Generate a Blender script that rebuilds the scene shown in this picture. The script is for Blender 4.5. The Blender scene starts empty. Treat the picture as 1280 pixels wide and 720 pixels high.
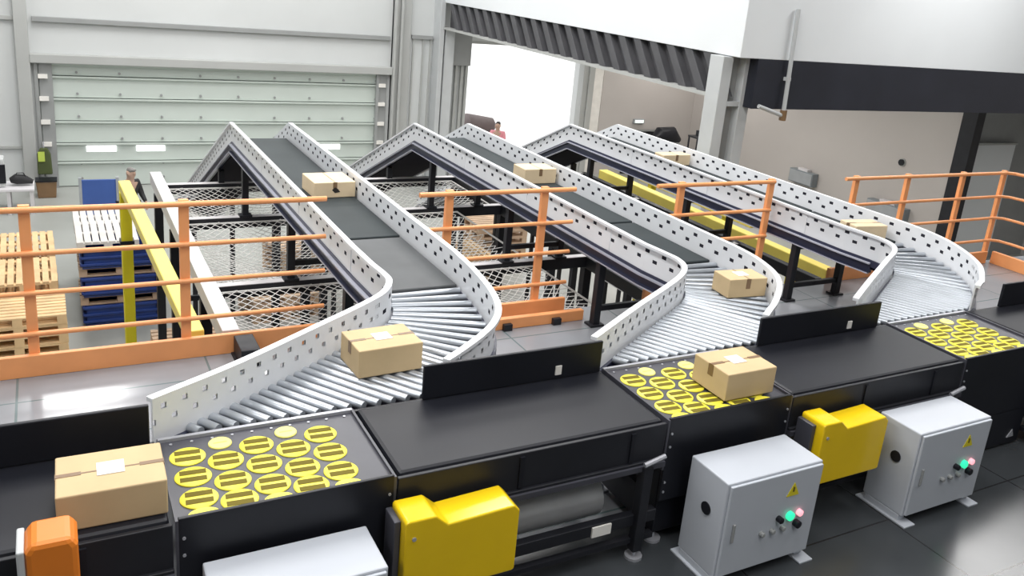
import bpy, bmesh, math, random
from mathutils import Vector, Matrix
random.seed(7)
SC = bpy.context.scene
COL = SC.collection
G = -3.2            # ground floor level; the mezzanine floor is z = 0
ZS = 0.80           # conveying level
PI = math.pi

# ---------------------------------------------------------------- materials
def mat(name, col, rough=0.5, metal=0.0, var=0.06, scale=5.0, bump=0.0, emit=None, estr=0.0, coat=0.0, spec=0.5):
    m = bpy.data.materials.new(name); m.use_nodes = True
    nt = m.node_tree; b = nt.nodes['Principled BSDF']
    b.inputs['Roughness'].default_value = rough
    b.inputs['Metallic'].default_value = metal
    b.inputs['Specular IOR Level'].default_value = spec
    if coat: b.inputs['Coat Weight'].default_value = coat
    tc = nt.nodes.new('ShaderNodeTexCoord')
    no = nt.nodes.new('ShaderNodeTexNoise'); no.inputs['Scale'].default_value = scale
    no.inputs['Detail'].default_value = 4
    nt.links.new(tc.outputs['Object'], no.inputs['Vector'])
    rp = nt.nodes.new('ShaderNodeValToRGB')
    c = Vector(col)
    rp.color_ramp.elements[0].position = 0.3; rp.color_ramp.elements[1].position = 0.7
    rp.color_ramp.elements[0].color = (*[max(0, x * (1 - var)) for x in c], 1)
    rp.color_ramp.elements[1].color = (*[min(1, x * (1 + var)) for x in c], 1)
    nt.links.new(no.outputs['Fac'], rp.inputs['Fac'])
    nt.links.new(rp.outputs['Color'], b.inputs['Base Color'])
    if bump:
        bp = nt.nodes.new('ShaderNodeBump'); bp.inputs['Strength'].default_value = bump
        bp.inputs['Distance'].default_value = 0.01
        nt.links.new(no.outputs['Fac'], bp.inputs['Height'])
        nt.links.new(bp.outputs['Normal'], b.inputs['Normal'])
    if emit:
        b.inputs['Emission Color'].default_value = (*emit, 1)
        b.inputs['Emission Strength'].default_value = estr
    return m

def mth(nt, op, a, b=None):
    n = nt.nodes.new('ShaderNodeMath'); n.operation = op
    for i, v in enumerate((a, b)):
        if v is None: continue
        if isinstance(v, (int, float)): n.inputs[i].default_value = v
        else: nt.links.new(v, n.inputs[i])
    return n.outputs[0]

def perforated(name, col, rows, pitch, w, h, rough=0.35):
    m = mat(name, col, rough, 0.0, 0.04, 3)
    nt = m.node_tree; b = nt.nodes['Principled BSDF']; out = nt.nodes['Material Output']
    uv = nt.nodes.new('ShaderNodeUVMap'); sp = nt.nodes.new('ShaderNodeSeparateXYZ')
    nt.links.new(uv.outputs['UV'], sp.inputs[0])
    tot = None
    for v0, sh in rows:
        fr = mth(nt, 'FRACT', mth(nt, 'ADD', mth(nt, 'DIVIDE', sp.outputs[0], pitch), sh))
        a = mth(nt, 'LESS_THAN', mth(nt, 'ABSOLUTE', mth(nt, 'SUBTRACT', fr, 0.5)), w / pitch / 2)
        c = mth(nt, 'LESS_THAN', mth(nt, 'ABSOLUTE', mth(nt, 'SUBTRACT', sp.outputs[1], v0)), h / 2)
        k = mth(nt, 'MULTIPLY', a, c)
        tot = k if tot is None else mth(nt, 'ADD', tot, k)
    tr = nt.nodes.new('ShaderNodeBsdfTransparent'); mx = nt.nodes.new('ShaderNodeMixShader')
    nt.links.new(tot, mx.inputs[0]); nt.links.new(b.outputs[0], mx.inputs[1]); nt.links.new(tr.outputs[0], mx.inputs[2])
    nt.links.new(mx.outputs[0], out.inputs[0])
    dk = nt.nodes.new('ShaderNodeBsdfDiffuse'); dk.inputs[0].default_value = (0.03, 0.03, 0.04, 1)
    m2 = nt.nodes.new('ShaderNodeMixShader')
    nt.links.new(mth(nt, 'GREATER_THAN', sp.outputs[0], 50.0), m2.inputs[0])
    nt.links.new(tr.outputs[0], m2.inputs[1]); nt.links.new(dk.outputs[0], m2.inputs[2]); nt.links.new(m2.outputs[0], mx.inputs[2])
    return m

def tiled(name, col, line, sx, sy, rough, mortar=0.006, var=0.06, off=(0, 0)):
    m = mat(name, col, rough, 0.0, var, 1.3)
    nt = m.node_tree; b = nt.nodes['Principled BSDF']
    rp = [n for n in nt.nodes if n.type == 'VALTORGB'][0]
    tc = [n for n in nt.nodes if n.type == 'TEX_COORD'][0]
    br = nt.nodes.new('ShaderNodeTexBrick'); br.offset = 0.0
    mp = nt.nodes.new('ShaderNodeMapping'); mp.inputs['Location'].default_value = (off[0], off[1], 0)
    nt.links.new(tc.outputs['Object'], mp.inputs[0]); nt.links.new(mp.outputs[0], br.inputs['Vector'])
    br.inputs['Scale'].default_value = 1; br.inputs['Brick Width'].default_value = sx
    br.inputs['Row Height'].default_value = sy; br.inputs['Mortar Size'].default_value = mortar
    br.inputs['Mortar'].default_value = (*line, 1)
    nt.links.new(rp.outputs['Color'], br.inputs['Color1']); nt.links.new(rp.outputs['Color'], br.inputs['Color2'])
    nt.links.new(br.outputs['Color'], b.inputs['Base Color'])
    return m

M = {}
M['wall'] = mat('painted_wall_panel', (0.60, 0.62, 0.62), 0.55, 0, 0.03, 0.6)
M['wall_grey'] = mat('grey_wall_panel', (0.42, 0.43, 0.42), 0.6, 0, 0.05, 0.8)
M['door'] = mat('door_slat', (0.56, 0.62, 0.58), 0.5, 0, 0.03, 0.9)
M['beige'] = mat('beige_wall', (0.50, 0.47, 0.45), 0.7, 0, 0.04, 0.5)
M['trimgrey'] = mat('grey_trim', (0.30, 0.31, 0.31), 0.5, 0, 0.05, 2)
M['ground'] = mat('epoxy_floor', (0.36, 0.37, 0.35), 0.35, 0, 0.08, 0.7)
M['pad'] = mat('outdoor_concrete', (0.75, 0.75, 0.74), 0.8, 0, 0.05, 0.3)
M['ceil'] = mat('ceiling_sheet', (0.55, 0.55, 0.55), 0.7)
M['mezz_shade'] = tiled('shade_darkened_plate', (0.045, 0.05, 0.055), (0.02, 0.02, 0.022), 1.22, 0.61, 0.24, 0.006, 0.12, (0.5, 0.2))  # floor plate colour darkened to stand for shade in front of the sorter
M['mezz'] = tiled('steel_floor_plate', (0.25, 0.26, 0.28), (0.12, 0.165, 0.17), 1.22, 0.61, 0.18, 0.008, 0.10, (0.3, 0.1))
M['white_box'] = mat('white_fascia', (0.74, 0.77, 0.79), 0.5, 0, 0.02, 0.6)
M['darkbeam'] = mat('dark_navy_beam', (0.018, 0.02, 0.03), 0.45, 0, 0.15, 1.5)
M['louver'] = mat('dark_grey_corrugated', (0.075, 0.075, 0.082), 0.5, 0, 0.15, 2)
M['colw'] = mat('pale_grey_column', (0.50, 0.52, 0.53), 0.45, 0, 0.05, 2)
M['rail'] = perforated('white_perforated_rail', (0.74, 0.76, 0.79), [(-0.055, 0.0), (-0.125, 0.5)], 0.2, 0.052, 0.029)
M['railplain'] = mat('white_rail', (0.74, 0.76, 0.79), 0.35, 0, 0.03, 3)
M['frameblue'] = mat('navy_frame', (0.022, 0.026, 0.055), 0.35, 0, 0.15, 4)
M['lip'] = mat('frame_lip', (0.42, 0.43, 0.50), 0.35, 0.2, 0.05, 4)
M['belt'] = mat('grey_belt', (0.030, 0.038, 0.041), 0.6, 0, 0.12, 2.5, 0.05, spec=0.2)
M['beltl'] = mat('lighter_grey_belt', (0.085, 0.090, 0.094), 0.55, 0, 0.12, 2.5, 0.05, spec=0.25)  # near belt of the left spur, in a lighter grey
M['belt2'] = mat('dark_belt', (0.010, 0.011, 0.016), 0.45, 0, 0.12, 2.0, 0.05, spec=0.28)
M['roller'] = mat('zinc_roller', (0.42, 0.45, 0.49), 0.30, 0.55, 0.08, 6)
M['bed'] = mat('roller_bed', (0.012, 0.012, 0.018), 0.8, spec=0.05)
M['black'] = mat('black_panel', (0.010, 0.011, 0.016), 0.42, 0, 0.2, 2, spec=0.35)
M['blackm'] = mat('black_steel', (0.015, 0.016, 0.021), 0.45, 0, 0.15, 5, spec=0.35)
M['deck'] = mat('dark_deck_plate', (0.055, 0.056, 0.070), 0.40, 0, 0.1, 5)
M['edge'] = mat('steel_edge', (0.45, 0.46, 0.50), 0.35, 0.4, 0.05, 8)
M['yel'] = mat('yellow_wheel', (0.80, 0.72, 0.06), 0.42, 0, 0.05, 8)
M['yelslot'] = mat('dark_wheel_slot', (0.15, 0.12, 0.02), 0.7, spec=0.1)
M['yelcap'] = mat('pale_yellow_cap', (0.86, 0.80, 0.22), 0.45)
M['yelcover'] = mat('yellow_cover', (0.78, 0.53, 0.010), 0.16, 0, 0.04, 3)
M['orange'] = mat('orange_paint', (0.86, 0.36, 0.14), 0.42, 0, 0.06, 4)
M['orange2'] = mat('orange_housing', (0.72, 0.20, 0.018), 0.38, 0, 0.05, 4)
M['yelbeam'] = mat('yellow_beam', (0.80, 0.66, 0.14), 0.45, 0, 0.05, 3)
M['yelpost'] = mat('yellow_post', (0.70, 0.60, 0.02), 0.45, 0, 0.06, 3)
M['whitebeam'] = mat('pale_steel_beam', (0.62, 0.60, 0.61), 0.4, 0, 0.08, 4)
M['cab'] = mat('grey_cabinet', (0.46, 0.49, 0.54), 0.4, 0, 0.03, 2)
M['card'] = mat('cardboard', (0.56, 0.42, 0.24), 0.8, 0, 0.06, 5)
M['card2'] = mat('pale_cardboard', (0.70, 0.56, 0.37), 0.8, 0, 0.06, 5)
M['tape'] = mat('brown_tape', (0.20, 0.12, 0.06), 0.35)
M['paper'] = mat('white_label', (0.80, 0.78, 0.74), 0.7)
M['wood'] = mat('pale_pine', (0.72, 0.50, 0.27), 0.75, 0, 0.15, 4)
M['wood2'] = mat('weathered_pine', (0.55, 0.40, 0.28), 0.75, 0, 0.18, 4)
M['whitewood'] = mat('whitish_boards', (0.62, 0.60, 0.57), 0.7, 0, 0.1, 4)
M['bluecrate'] = mat('blue_plastic', (0.015, 0.045, 0.22), 0.35, 0, 0.1, 4)
M['bluepanel'] = mat('blue_panel', (0.05, 0.11, 0.36), 0.45, 0, 0.06, 3)
M['net'] = mat('white_net_cord', (0.72, 0.71, 0.69), 0.7)
M['win'] = mat('daylight_pane', (0.9, 0.9, 0.9), 0.2, 0, 0, 1, 0, (1, 1, 1), 1.6)
M['green'] = mat('green_lens', (0.02, 0.6, 0.32), 0.2, 0, 0, 1, 0, (0.04, 0.85, 0.42), 1.0)
M['red'] = mat('red_lens', (0.8, 0.3, 0.35), 0.2, 0, 0, 1, 0, (1.0, 0.35, 0.4), 1.3)
M['skin'] = mat('skin', (0.50, 0.33, 0.25), 0.6)
M['hair'] = mat('dark_hair', (0.02, 0.016, 0.014), 0.6)
M['jacket'] = mat('black_jacket', (0.02, 0.02, 0.022), 0.7)
M['cap'] = mat('grey_cap', (0.22, 0.21, 0.20), 0.8)
M['pink'] = mat('pink_jacket', (0.75, 0.28, 0.33), 0.7)
M['trousers'] = mat('dark_trousers', (0.03, 0.03, 0.045), 0.8)
M['sack'] = mat('grey_sack', (0.17, 0.14, 0.14), 0.8, 0, 0.1, 3, 0.2)
M['lightgrey'] = mat('light_grey_box', (0.36, 0.38, 0.40), 0.5)
M['teal'] = mat('grey_enclosure', (0.22, 0.25, 0.27), 0.45)
M['table'] = mat('white_tabletop', (0.70, 0.68, 0.70), 0.5)
M['lime'] = mat('lime_plastic', (0.50, 0.62, 0.10), 0.5)
M['olive'] = mat('olive_cloth', (0.07, 0.09, 0.03), 0.8)
M['tyre'] = mat('black_hose', (0.018, 0.016, 0.018), 0.6)
M['lamp'] = mat('lamp_diffuser', (0.9, 0.9, 0.9), 0.4, 0, 0, 1, 0, (1, 1, 1), 2.0)
M['exit'] = mat('exit_sign_face', (0.7, 0.75, 0.72), 0.4, 0, 0, 1, 0, (0.85, 0.95, 0.9), 0.8)
M['brick'] = mat('pale_roll_steel', (0.55, 0.56, 0.58), 0.35, 0.3, 0.1, 4)

# ---------------------------------------------------------------- mesh helpers
class MB:
    def __init__(s): s.v = []; s.f = []; s.uv = []
    def add(s, vs, fs, uvs=None):
        n = len(s.v); s.v += [tuple(v) for v in vs]
        for i, f in enumerate(fs):
            s.f.append([n + k for k in f]); s.uv.append(uvs[i] if uvs else None)
        return s
    def box(s, x0, x1, y0, y1, z0, z1):
        v = [(x, y, z) for z in (z0, z1) for y in (y0, y1) for x in (x0, x1)]
        return s.add(v, [(0, 2, 3, 1), (4, 5, 7, 6), (0, 1, 5, 4), (2, 6, 7, 3), (0, 4, 6, 2), (1, 3, 7, 5)])
    def obox(s, p0, p1, w, h, up=(0, 0, 1)):          # bar from p0 to p1, width w, height h, centred
        p0 = Vector(p0); p1 = Vector(p1); d = (p1 - p0).normalized()
        u = Vector(up)
        if abs(d.dot(u)) > 0.99: u = Vector((0, 1, 0))
        r = d.cross(u).normalized(); u = r.cross(d).normalized()
        v = []
        for p in (p0, p1):
            for a, b in ((-1, -1), (1, -1), (1, 1), (-1, 1)):
                v.append(p + r * a * w / 2 + u * b * h / 2)
        return s.add(v, [(3, 2, 1, 0), (4, 5, 6, 7), (0, 1, 5, 4), (1, 2, 6, 5), (2, 3, 7, 6), (3, 0, 4, 7)])
    def tube(s, pts, r, n=10, cap=True):
        pts = [Vector(p) for p in pts]; m = len(pts); vs = []; fs = []
        rs = r if isinstance(r, (list, tuple)) else [r] * m
        up = None
        for i, p in enumerate(pts):
            d = (pts[min(i + 1, m - 1)] - pts[max(i - 1, 0)]).normalized()
            if up is None:
                up = Vector((0, 0, 1)) if abs(d.z) < 0.9 else Vector((1, 0, 0))
            a = d.cross(up).normalized(); up = a.cross(d).normalized()
            for k in range(n):
                t = 2 * PI * k / n; vs.append(p + (a * math.cos(t) + up * math.sin(t)) * rs[i])
        for i in range(m - 1):
            for k in range(n):
                k2 = (k + 1) % n
                fs.append((i * n + k, i * n + k2, (i + 1) * n + k2, (i + 1) * n + k))
        if cap:
            fs.append(tuple(range(n - 1, -1, -1))); fs.append(tuple((m - 1) * n + k for k in range(n)))
        return s.add(vs, fs)
    def prism(s, poly, axis, a, b):                   # polygon in the two other axes
        n = len(poly); vs = []
        for t in (a, b):
            for p, q in poly:
                vs.append({'z': (p, q, t), 'y': (p, t, q), 'x': (t, p, q)}[axis])
        fs = [tuple(range(n)), tuple(range(2 * n - 1, n - 1, -1))]
        for k in range(n):
            k2 = (k + 1) % n; fs.append((k, n + k, n + k2, k2))
        return s.add(vs, fs)
    def sweep(s, path, prof, side, us=None, closed=True):   # path of 3D points, prof of (outward, z) points
        m = len(path); n = len(prof); vs = []; fs = []; uvs = []
        P = [Vector(p) for p in path]
        L = [0.0]
        for i in range(1, m): L.append(L[-1] + (P[i] - P[i - 1]).length)
        if us: L = us
        for i in range(m):
            d = P[min(i + 1, m - 1)] - P[max(i - 1, 0)]; d.z = 0; d.normalize()
            nr = Vector((-d.y, d.x, 0)) * side
            for o, z in prof: vs.append(P[i] + nr * o + Vector((0, 0, z)))
        for i in range(m - 1):
            for k in range(n):
                k2 = (k + 1) % n
                fs.append((i * n + k, i * n + k2, (i + 1) * n + k2, (i + 1) * n + k))
                uvs.append([(L[i], prof[k][1]), (L[i], prof[k2][1]), (L[i + 1], prof[k2][1]), (L[i + 1], prof[k][1])])
        fs.append(tuple(range(n))); uvs.append([(0, 0)] * n)
        fs.append(tuple((m - 1) * n + k for k in range(n - 1, -1, -1))); uvs.append([(0, 0)] * n)
        return s.add(vs, fs, uvs)
    def build(s, name, m, parent=None, bevel=0, smooth=False):
        org = Vector((0, 0, 0)); p = parent
        while p is not None: org += p.location; p = p.parent
        me = bpy.data.meshes.new(name)
        me.from_pydata([Vector(v) - org for v in s.v], [], s.f)
        if any(u is not None for u in s.uv):
            ul = me.uv_layers.new(name='UVMap'); i = 0
            for fi, f in enumerate(s.f):
                u = s.uv[fi] or [(0, 0)] * len(f)
                for q in u: ul.data[i].uv = q; i += 1
        bm = bmesh.new(); bm.from_mesh(me); bmesh.ops.recalc_face_normals(bm, faces=bm.faces)
        bm.to_mesh(me); bm.free()
        me.materials.append(m)
        if smooth:
            for q in me.polygons: q.use_smooth = True
            try: me.set_sharp_from_angle(angle=0.7)
            except Exception: pass
        o = bpy.data.objects.new(name, me); COL.objects.link(o)
        if parent is not None: o.parent = parent
        if bevel:
            b = o.modifiers.new('bevel', 'BEVEL'); b.width = bevel; b.segments = 2; b.limit_method = 'ANGLE'
        return o

def tag(o, label, cat, group=None):
    o['label'] = label; o['category'] = cat
    if group: o['group'] = group
    return o
def thing(name, label, cat, loc, group=None):
    o = bpy.data.objects.new(name, None); o.empty_display_size = 0.2; COL.objects.link(o); o.location = loc
    return tag(o, label, cat, group)
def struct(o):
    o['kind'] = 'structure'; return o
def dup(root, loc, rz=0.0, label=None, group=None):
    def cp(o, par):
        c = o.copy(); COL.objects.link(c)
        if par is not None: c.parent = par
        for ch in list(o.children): cp(ch, c)
        return c
    r = cp(root, None); r.location = loc; r.rotation_euler = (0, 0, rz)
    if label: r['label'] = label
    if group: r['group'] = group
    return r
def catmull(pts, n=8):
    P = [Vector((*p, 0)) if len(p) == 2 else Vector(p) for p in pts]
    P = [P[0] * 2 - P[1]] + P + [P[-1] * 2 - P[-2]]
    out = []
    for i in range(1, len(P) - 2):
        a, b, c, d = P[i - 1:i + 3]
        for k in range(n):
            t = k / n
            out.append(0.5 * ((2 * b) + (c - a) * t + (2 * a - 5 * b + 4 * c - d) * t * t + (3 * b - a - 3 * c + d) * t ** 3))
    out.append(P[-2]); return out

# ---------------------------------------------------------------- setting
YB, XR = 24.0, 19.8
struct(MB().box(-9, 24, -8, YB + 0.3, G - 0.3, G).build('floor', M['ground']))
struct(MB().box(-9, 48, YB + 0.3, 110, G - 0.3, G - 0.02).build('ground_outside', M['pad']))
CZ = 7.5
struct(MB().box(-9, 24, -8, YB + 0.3, CZ, CZ + 0.2).build('ceiling', M['ceil']))
# back wall with the dock door and the open doorway cut out
DX0, DX1, DZ1 = -0.28, 8.52, -0.10
OX0, OX1, OZ1 = 11.05, 15.02, 0.98
wb = MB()
for x0, x1, z0, z1 in ((-9, DX0, G, CZ), (DX0, DX1, DZ1, CZ), (DX1, OX0, G, CZ), (OX0, OX1, OZ1, CZ), (OX1, 24, G, CZ)):
    wb.box(x0, x1, YB, YB + 0.3, z0, z1)
struct(wb.build('wall_back', M['wall']))
struct(MB().box(-9.2, -9, -8, YB, G, CZ).build('wall_left', M['wall']))
struct(MB().box(-9, 24, -8.2, -8, G, CZ).build('wall_front', M['wall']))
struct(MB().box(XR, XR + 0.2, 13.5, YB, G, CZ).build('wall_right', M['beige']))
struct(MB().box(23.8, 24, -8, 13.5, G, CZ).build('wall_far_right', M['beige']))
struct(MB().box(XR + 0.2, 23.8, 13.5, 13.7, G, CZ).build('wall_recess', M['trimgrey']))
struct(MB().box(15.9, XR, YB - 0.14, YB, G, 1.4).build('wall_annex', M['beige']))
# wall trims: horizontal girts over the dock door, the post at its left, posts on both sides of the doorway
struct(MB().box(-0.25, 8.55, YB - 0.12, YB, 0.86, 0.98).build('trim_1', M['trimgrey'], None, 0.01))
struct(MB().box(-0.35, 8.62, YB - 0.22, YB, -0.10, 0.12).build('trim_2', M['wall_grey'], None, 0.02))
struct(MB().box(-0.62, -0.34, YB - 0.2, YB, G, CZ).build('trim_3', M['wall_grey'], None, 0.01))
struct(MB().box(-9, -0.62, YB - 0.08, YB, 0.86, 0.96).build('trim_4', M['wall_grey'], None, 0.01))
struct(MB().box(-9, -0.62, YB - 0.06, YB, -2.2, -2.12).build('trim_5', M['wall_grey'], None, 0.01))
t = MB()
for x in (8.62, 8.80): t.box(x, x + 0.07, YB - 0.25, YB, G, CZ)
t.box(8.62, 9.15, YB - 0.12, YB, G, CZ)
struct(t.build('trim_6', M['wall_grey'], None, 0.01))
struct(MB().box(9.2, 9.85, YB - 0.1, YB, 0.95, 1.05).build('trim_7', M['trimgrey']))
t = MB()
for x in (9.25, 9.55, 9.78): t.box(x, x + 0.04, YB - 0.06, YB, G, 0.95)
struct(t.build('trim_8', M['wall_grey']))
t = MB().box(9.88, 10.02, YB - 0.5, YB, G, CZ).box(10.08, 10.38, YB - 0.45, YB, G, 1.35)
struct(t.build('trim_9', M['colw'], None, 0.01))
t = MB().box(10.38, 11.05, YB - 0.2, YB, 0.25, 1.2)
struct(t.build('trim_10', M['trimgrey']))
t = MB()
for x in (10.45, 10.62, 10.80, 10.95): t.box(x, x + 0.08, YB - 0.1, YB, G, 0.25)
struct(t.build('trim_11', M['wall_grey']))
t = MB().box(15.02, 15.45, YB - 0.3, YB, G, 1.2).box(15.2, 15.3, YB - 0.36, YB - 0.3, G, 1.2)
struct(t.build('trim_12', M['wall_grey'], None, 0.01))
struct(MB().box(15.47, 15.85, YB - 0.2, YB, G, 1.2).build('trim_13', M['paper'], None, 0.01))

# dock door: horizontal insulated slats with bolts, tracks and three small windows
d1 = MB()
zs = [-0.10, -0.42, -0.96, -1.53, -2.08, -2.56, G]
for i in range(len(zs) - 1):
    a, b = zs[i + 1] + 0.02, zs[i] - 0.02
    d1.prism([(YB + 0.05, a), (YB + 0.05, b), (YB + 0.16, b), (YB + 0.2, (a + b) / 2), (YB + 0.16, a)], 'x', DX0, DX1)
    d1.prism([(YB + 0.02, b - 0.05), (YB - 0.03, b - 0.01), (YB - 0.03, b + 0.02), (YB + 0.05, b + 0.02), (YB + 0.05, b - 0.05)], 'x', DX0, DX1)
d1.box(DX0, DX1, YB + 0.2, YB + 0.3, G, -0.1)
dd = struct(d1.build('door_1', M['door']))
for x in (1.09, 2.23, 6.88):
    MB().box(x - 0.34, x + 0.34, YB + 0.01, YB + 0.06, -2.30, -2.12).build('window_pane', M['win'], dd, 0.01)
b = MB()
for z in (-0.32, -0.84, -1.40, -1.96, -2.60, -2.98):
    for k in range(9):
        if (k + int(z * 10)) % 9 < 8: b.tube([(0.62 + k * 0.95, YB + 0.07, z), (0.62 + k * 0.95, YB - 0.01, z)], 0.03, 8)
b.build('bolt_row', M['trimgrey'], dd)
tr = MB()
for x0, x1 in ((-0.28, 0.10), (8.20, 8.52)):
    tr.box(x0, x0 + 0.08, YB - 0.1, YB, G, -0.1); tr.box(x0 + 0.10, x1, YB - 0.05, YB + 0.02, G, -0.1)
tr.build('door_track', M['trimgrey'], dd)
br = MB()
for x0 in (-0.2, 8.26):
    for z in (-0.42, -0.96, -1.53, -2.08): br.box(x0, x0 + 0.2, YB - 0.13, YB - 0.05, z - 0.05, z + 0.05)
br.build('track_bracket', M['paper'], dd)
# doorway frame on top
struct(MB().box(OX0, OX1, YB + 0.05, YB + 0.3, OZ1 - 0.09, OZ1 - 0.0).build('trim_14', M['wall_grey']))

# mezzanine floor
struct(MB().box(-9, 14, 3.5, 6.46, -0.28, 0).build('mezzanine_floor', M['mezz']))
struct(MB().box(-9, 14, -8, 3.5, -0.28, 0).build('mezzanine_floor_shaded', M['mezz_shade']))  # front part of the mezzanine floor, its shade put into the colour

# overhead white room with its dark fascia
BX, BY = 10.0, 11.04
struct(MB().box(BX, 23.8, BY, 23.98, 2.04, CZ - 0.01).build('overhead_room', M['white_box'], None, 0.01))
struct(MB().box(BX + 0.42, 23.8, BY, BY + 0.4, 1.20, 2.04).build('trim_15', M['darkbeam']))
lv = MB().box(BX + 0.18, BX + 0.4, BY + 0.5, YB - 0.5, 1.32, 2.04)
n = 22
for i in range(n):
    y = BY + 0.5 + (YB - 1.2 - BY) * i / n
    lv.prism([(y - 0.25, 1.36), (y - 0.02, 1.36), (y + 0.50, 2.04), (y + 0.27, 2.04)], 'x', BX + 0.02, BX + 0.20)
struct(lv.build('trim_16', M['louver'], None, 0.008))
struct(MB().box(BX - 0.02, BX + 0.24, BY + 0.4, YB - 0.1, 1.30, 1.36).build('trim_17', M['wall_grey']))
# dark steel post at the end of the beige wall, and the pale service panel behind it
struct(MB().box(XR - 0.25, XR + 0.05, 12.95, 13.35, G, 1.2).build('trim_18', M['blackm']))

# steel column under the front corner of the overhead room
c = thing('steel_column', 'pale grey twin-web steel column under the corner of the white overhead room', 'column', (10.2, 11.4, G))
MB().box(9.84, 10.06, 11.25, 11.60, G, 2.03).box(10.34, 10.56, 11.25, 11.60, G, 2.03).build('flange', M['colw'], c, 0.01)
MB().box(10.06, 10.34, 11.42, 11.48, G, 2.03).build('web', M['trimgrey'], c)
MB().box(10.06, 10.34, 11.26, 11.32, 1.20, 1.28).build('tie_bar', M['colw'], c)
MB().box(9.7, 10.7, 11.1, 11.75, G, G + 0.03).build('base_plate', M['colw'], c)
p = thing('downpipe', 'thin grey pipe with a rusty elbow hanging beside the steel column', 'pipe', (11.0, 10.9, 1.1))
MB().tube([(11.06, 10.98, 2.9), (11.10, 10.95, 1.14)], 0.038, 10).tube([(10.5, 10.95, 1.26), (11.10, 10.95, 1.10)], 0.036, 10).build('pipe', M['colw'], p, 0, True)
MB().tube([(11.10, 10.95, 1.20), (11.10, 10.95, 1.02)], 0.062, 10).build('elbow', M['tape'], p, 0, True)

MB().box(11.05, 11.13, 10.94, 11.045, 1.7, 1.76).build('pipe_clip', M['colw'], p)

# ---------------------------------------------------------------- the three roller and belt spurs
SP = [dict(name='left', XL=1.89, XR=2.54,
           L=[(0.33, 3.86), (0.77, 4.12), (1.30, 4.49), (1.62, 4.72), (1.80, 4.88), (1.90, 5.06), (1.915, 5.20), (1.90, 5.42)],
           R=[(1.76, 3.87), (1.90, 3.97), (2.09, 4.12), (2.24, 4.27), (2.36, 4.46), (2.45, 4.75), (2.51, 5.15), (2.54, 5.55)], yb=5.38),
      dict(name='middle', XL=4.21, XR=4.94,
           L=[(2.74, 3.86), (3.28, 4.20), (3.78, 4.50), (4.03, 4.67), (4.18, 4.83), (4.24, 5.00), (4.235, 5.16), (4.21, 5.40)],
           R=[(4.06, 3.87), (4.16, 3.94), (4.33, 4.06), (4.60, 4.30), (4.78, 4.54), (4.90, 4.86), (4.94, 5.16), (4.94, 5.50)], yb=5.40),
      dict(name='right', XL=6.62, XR=7.40,
           L=[(5.02, 3.90), (5.50, 4.18), (6.10, 4.52), (6.42, 4.70), (6.58, 4.85), (6.65, 5.02), (6.645, 5.20), (6.62, 5.44)],
           R=[(6.32, 3.87), (6.42, 3.92), (6.52, 3.97), (6.88, 4.24), (7.14, 4.57), (7.32, 4.92), (7.40, 5.30), (7.41, 5.75)], yb=5.44)]
YK = 10.62; DS = 0.45; YE = 16.4
RAIL_PROF = [(0, 0), (0, -0.235), (0.012, -0.235), (0.012, -0.022), (0.042, -0.022), (0.042, 0)]
def seg_hit(o, d, poly):
    best = None
    for a, b in zip(poly[:-1], poly[1:]):
        ex, ey = b[0] - a[0], b[1] - a[1]
        den = d[0] * ey - d[1] * ex
        if abs(den) < 1e-9: continue
        t = ((a[0] - o[0]) * ey - (a[1] - o[1]) * ex) / den
        s = ((a[0] - o[0]) * d[1] - (a[1] - o[1]) * d[0]) / den
        if t > 1e-4 and -1e-6 <= s <= 1 + 1e-6 and (best is None or t < best): best = t
    return best
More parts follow.
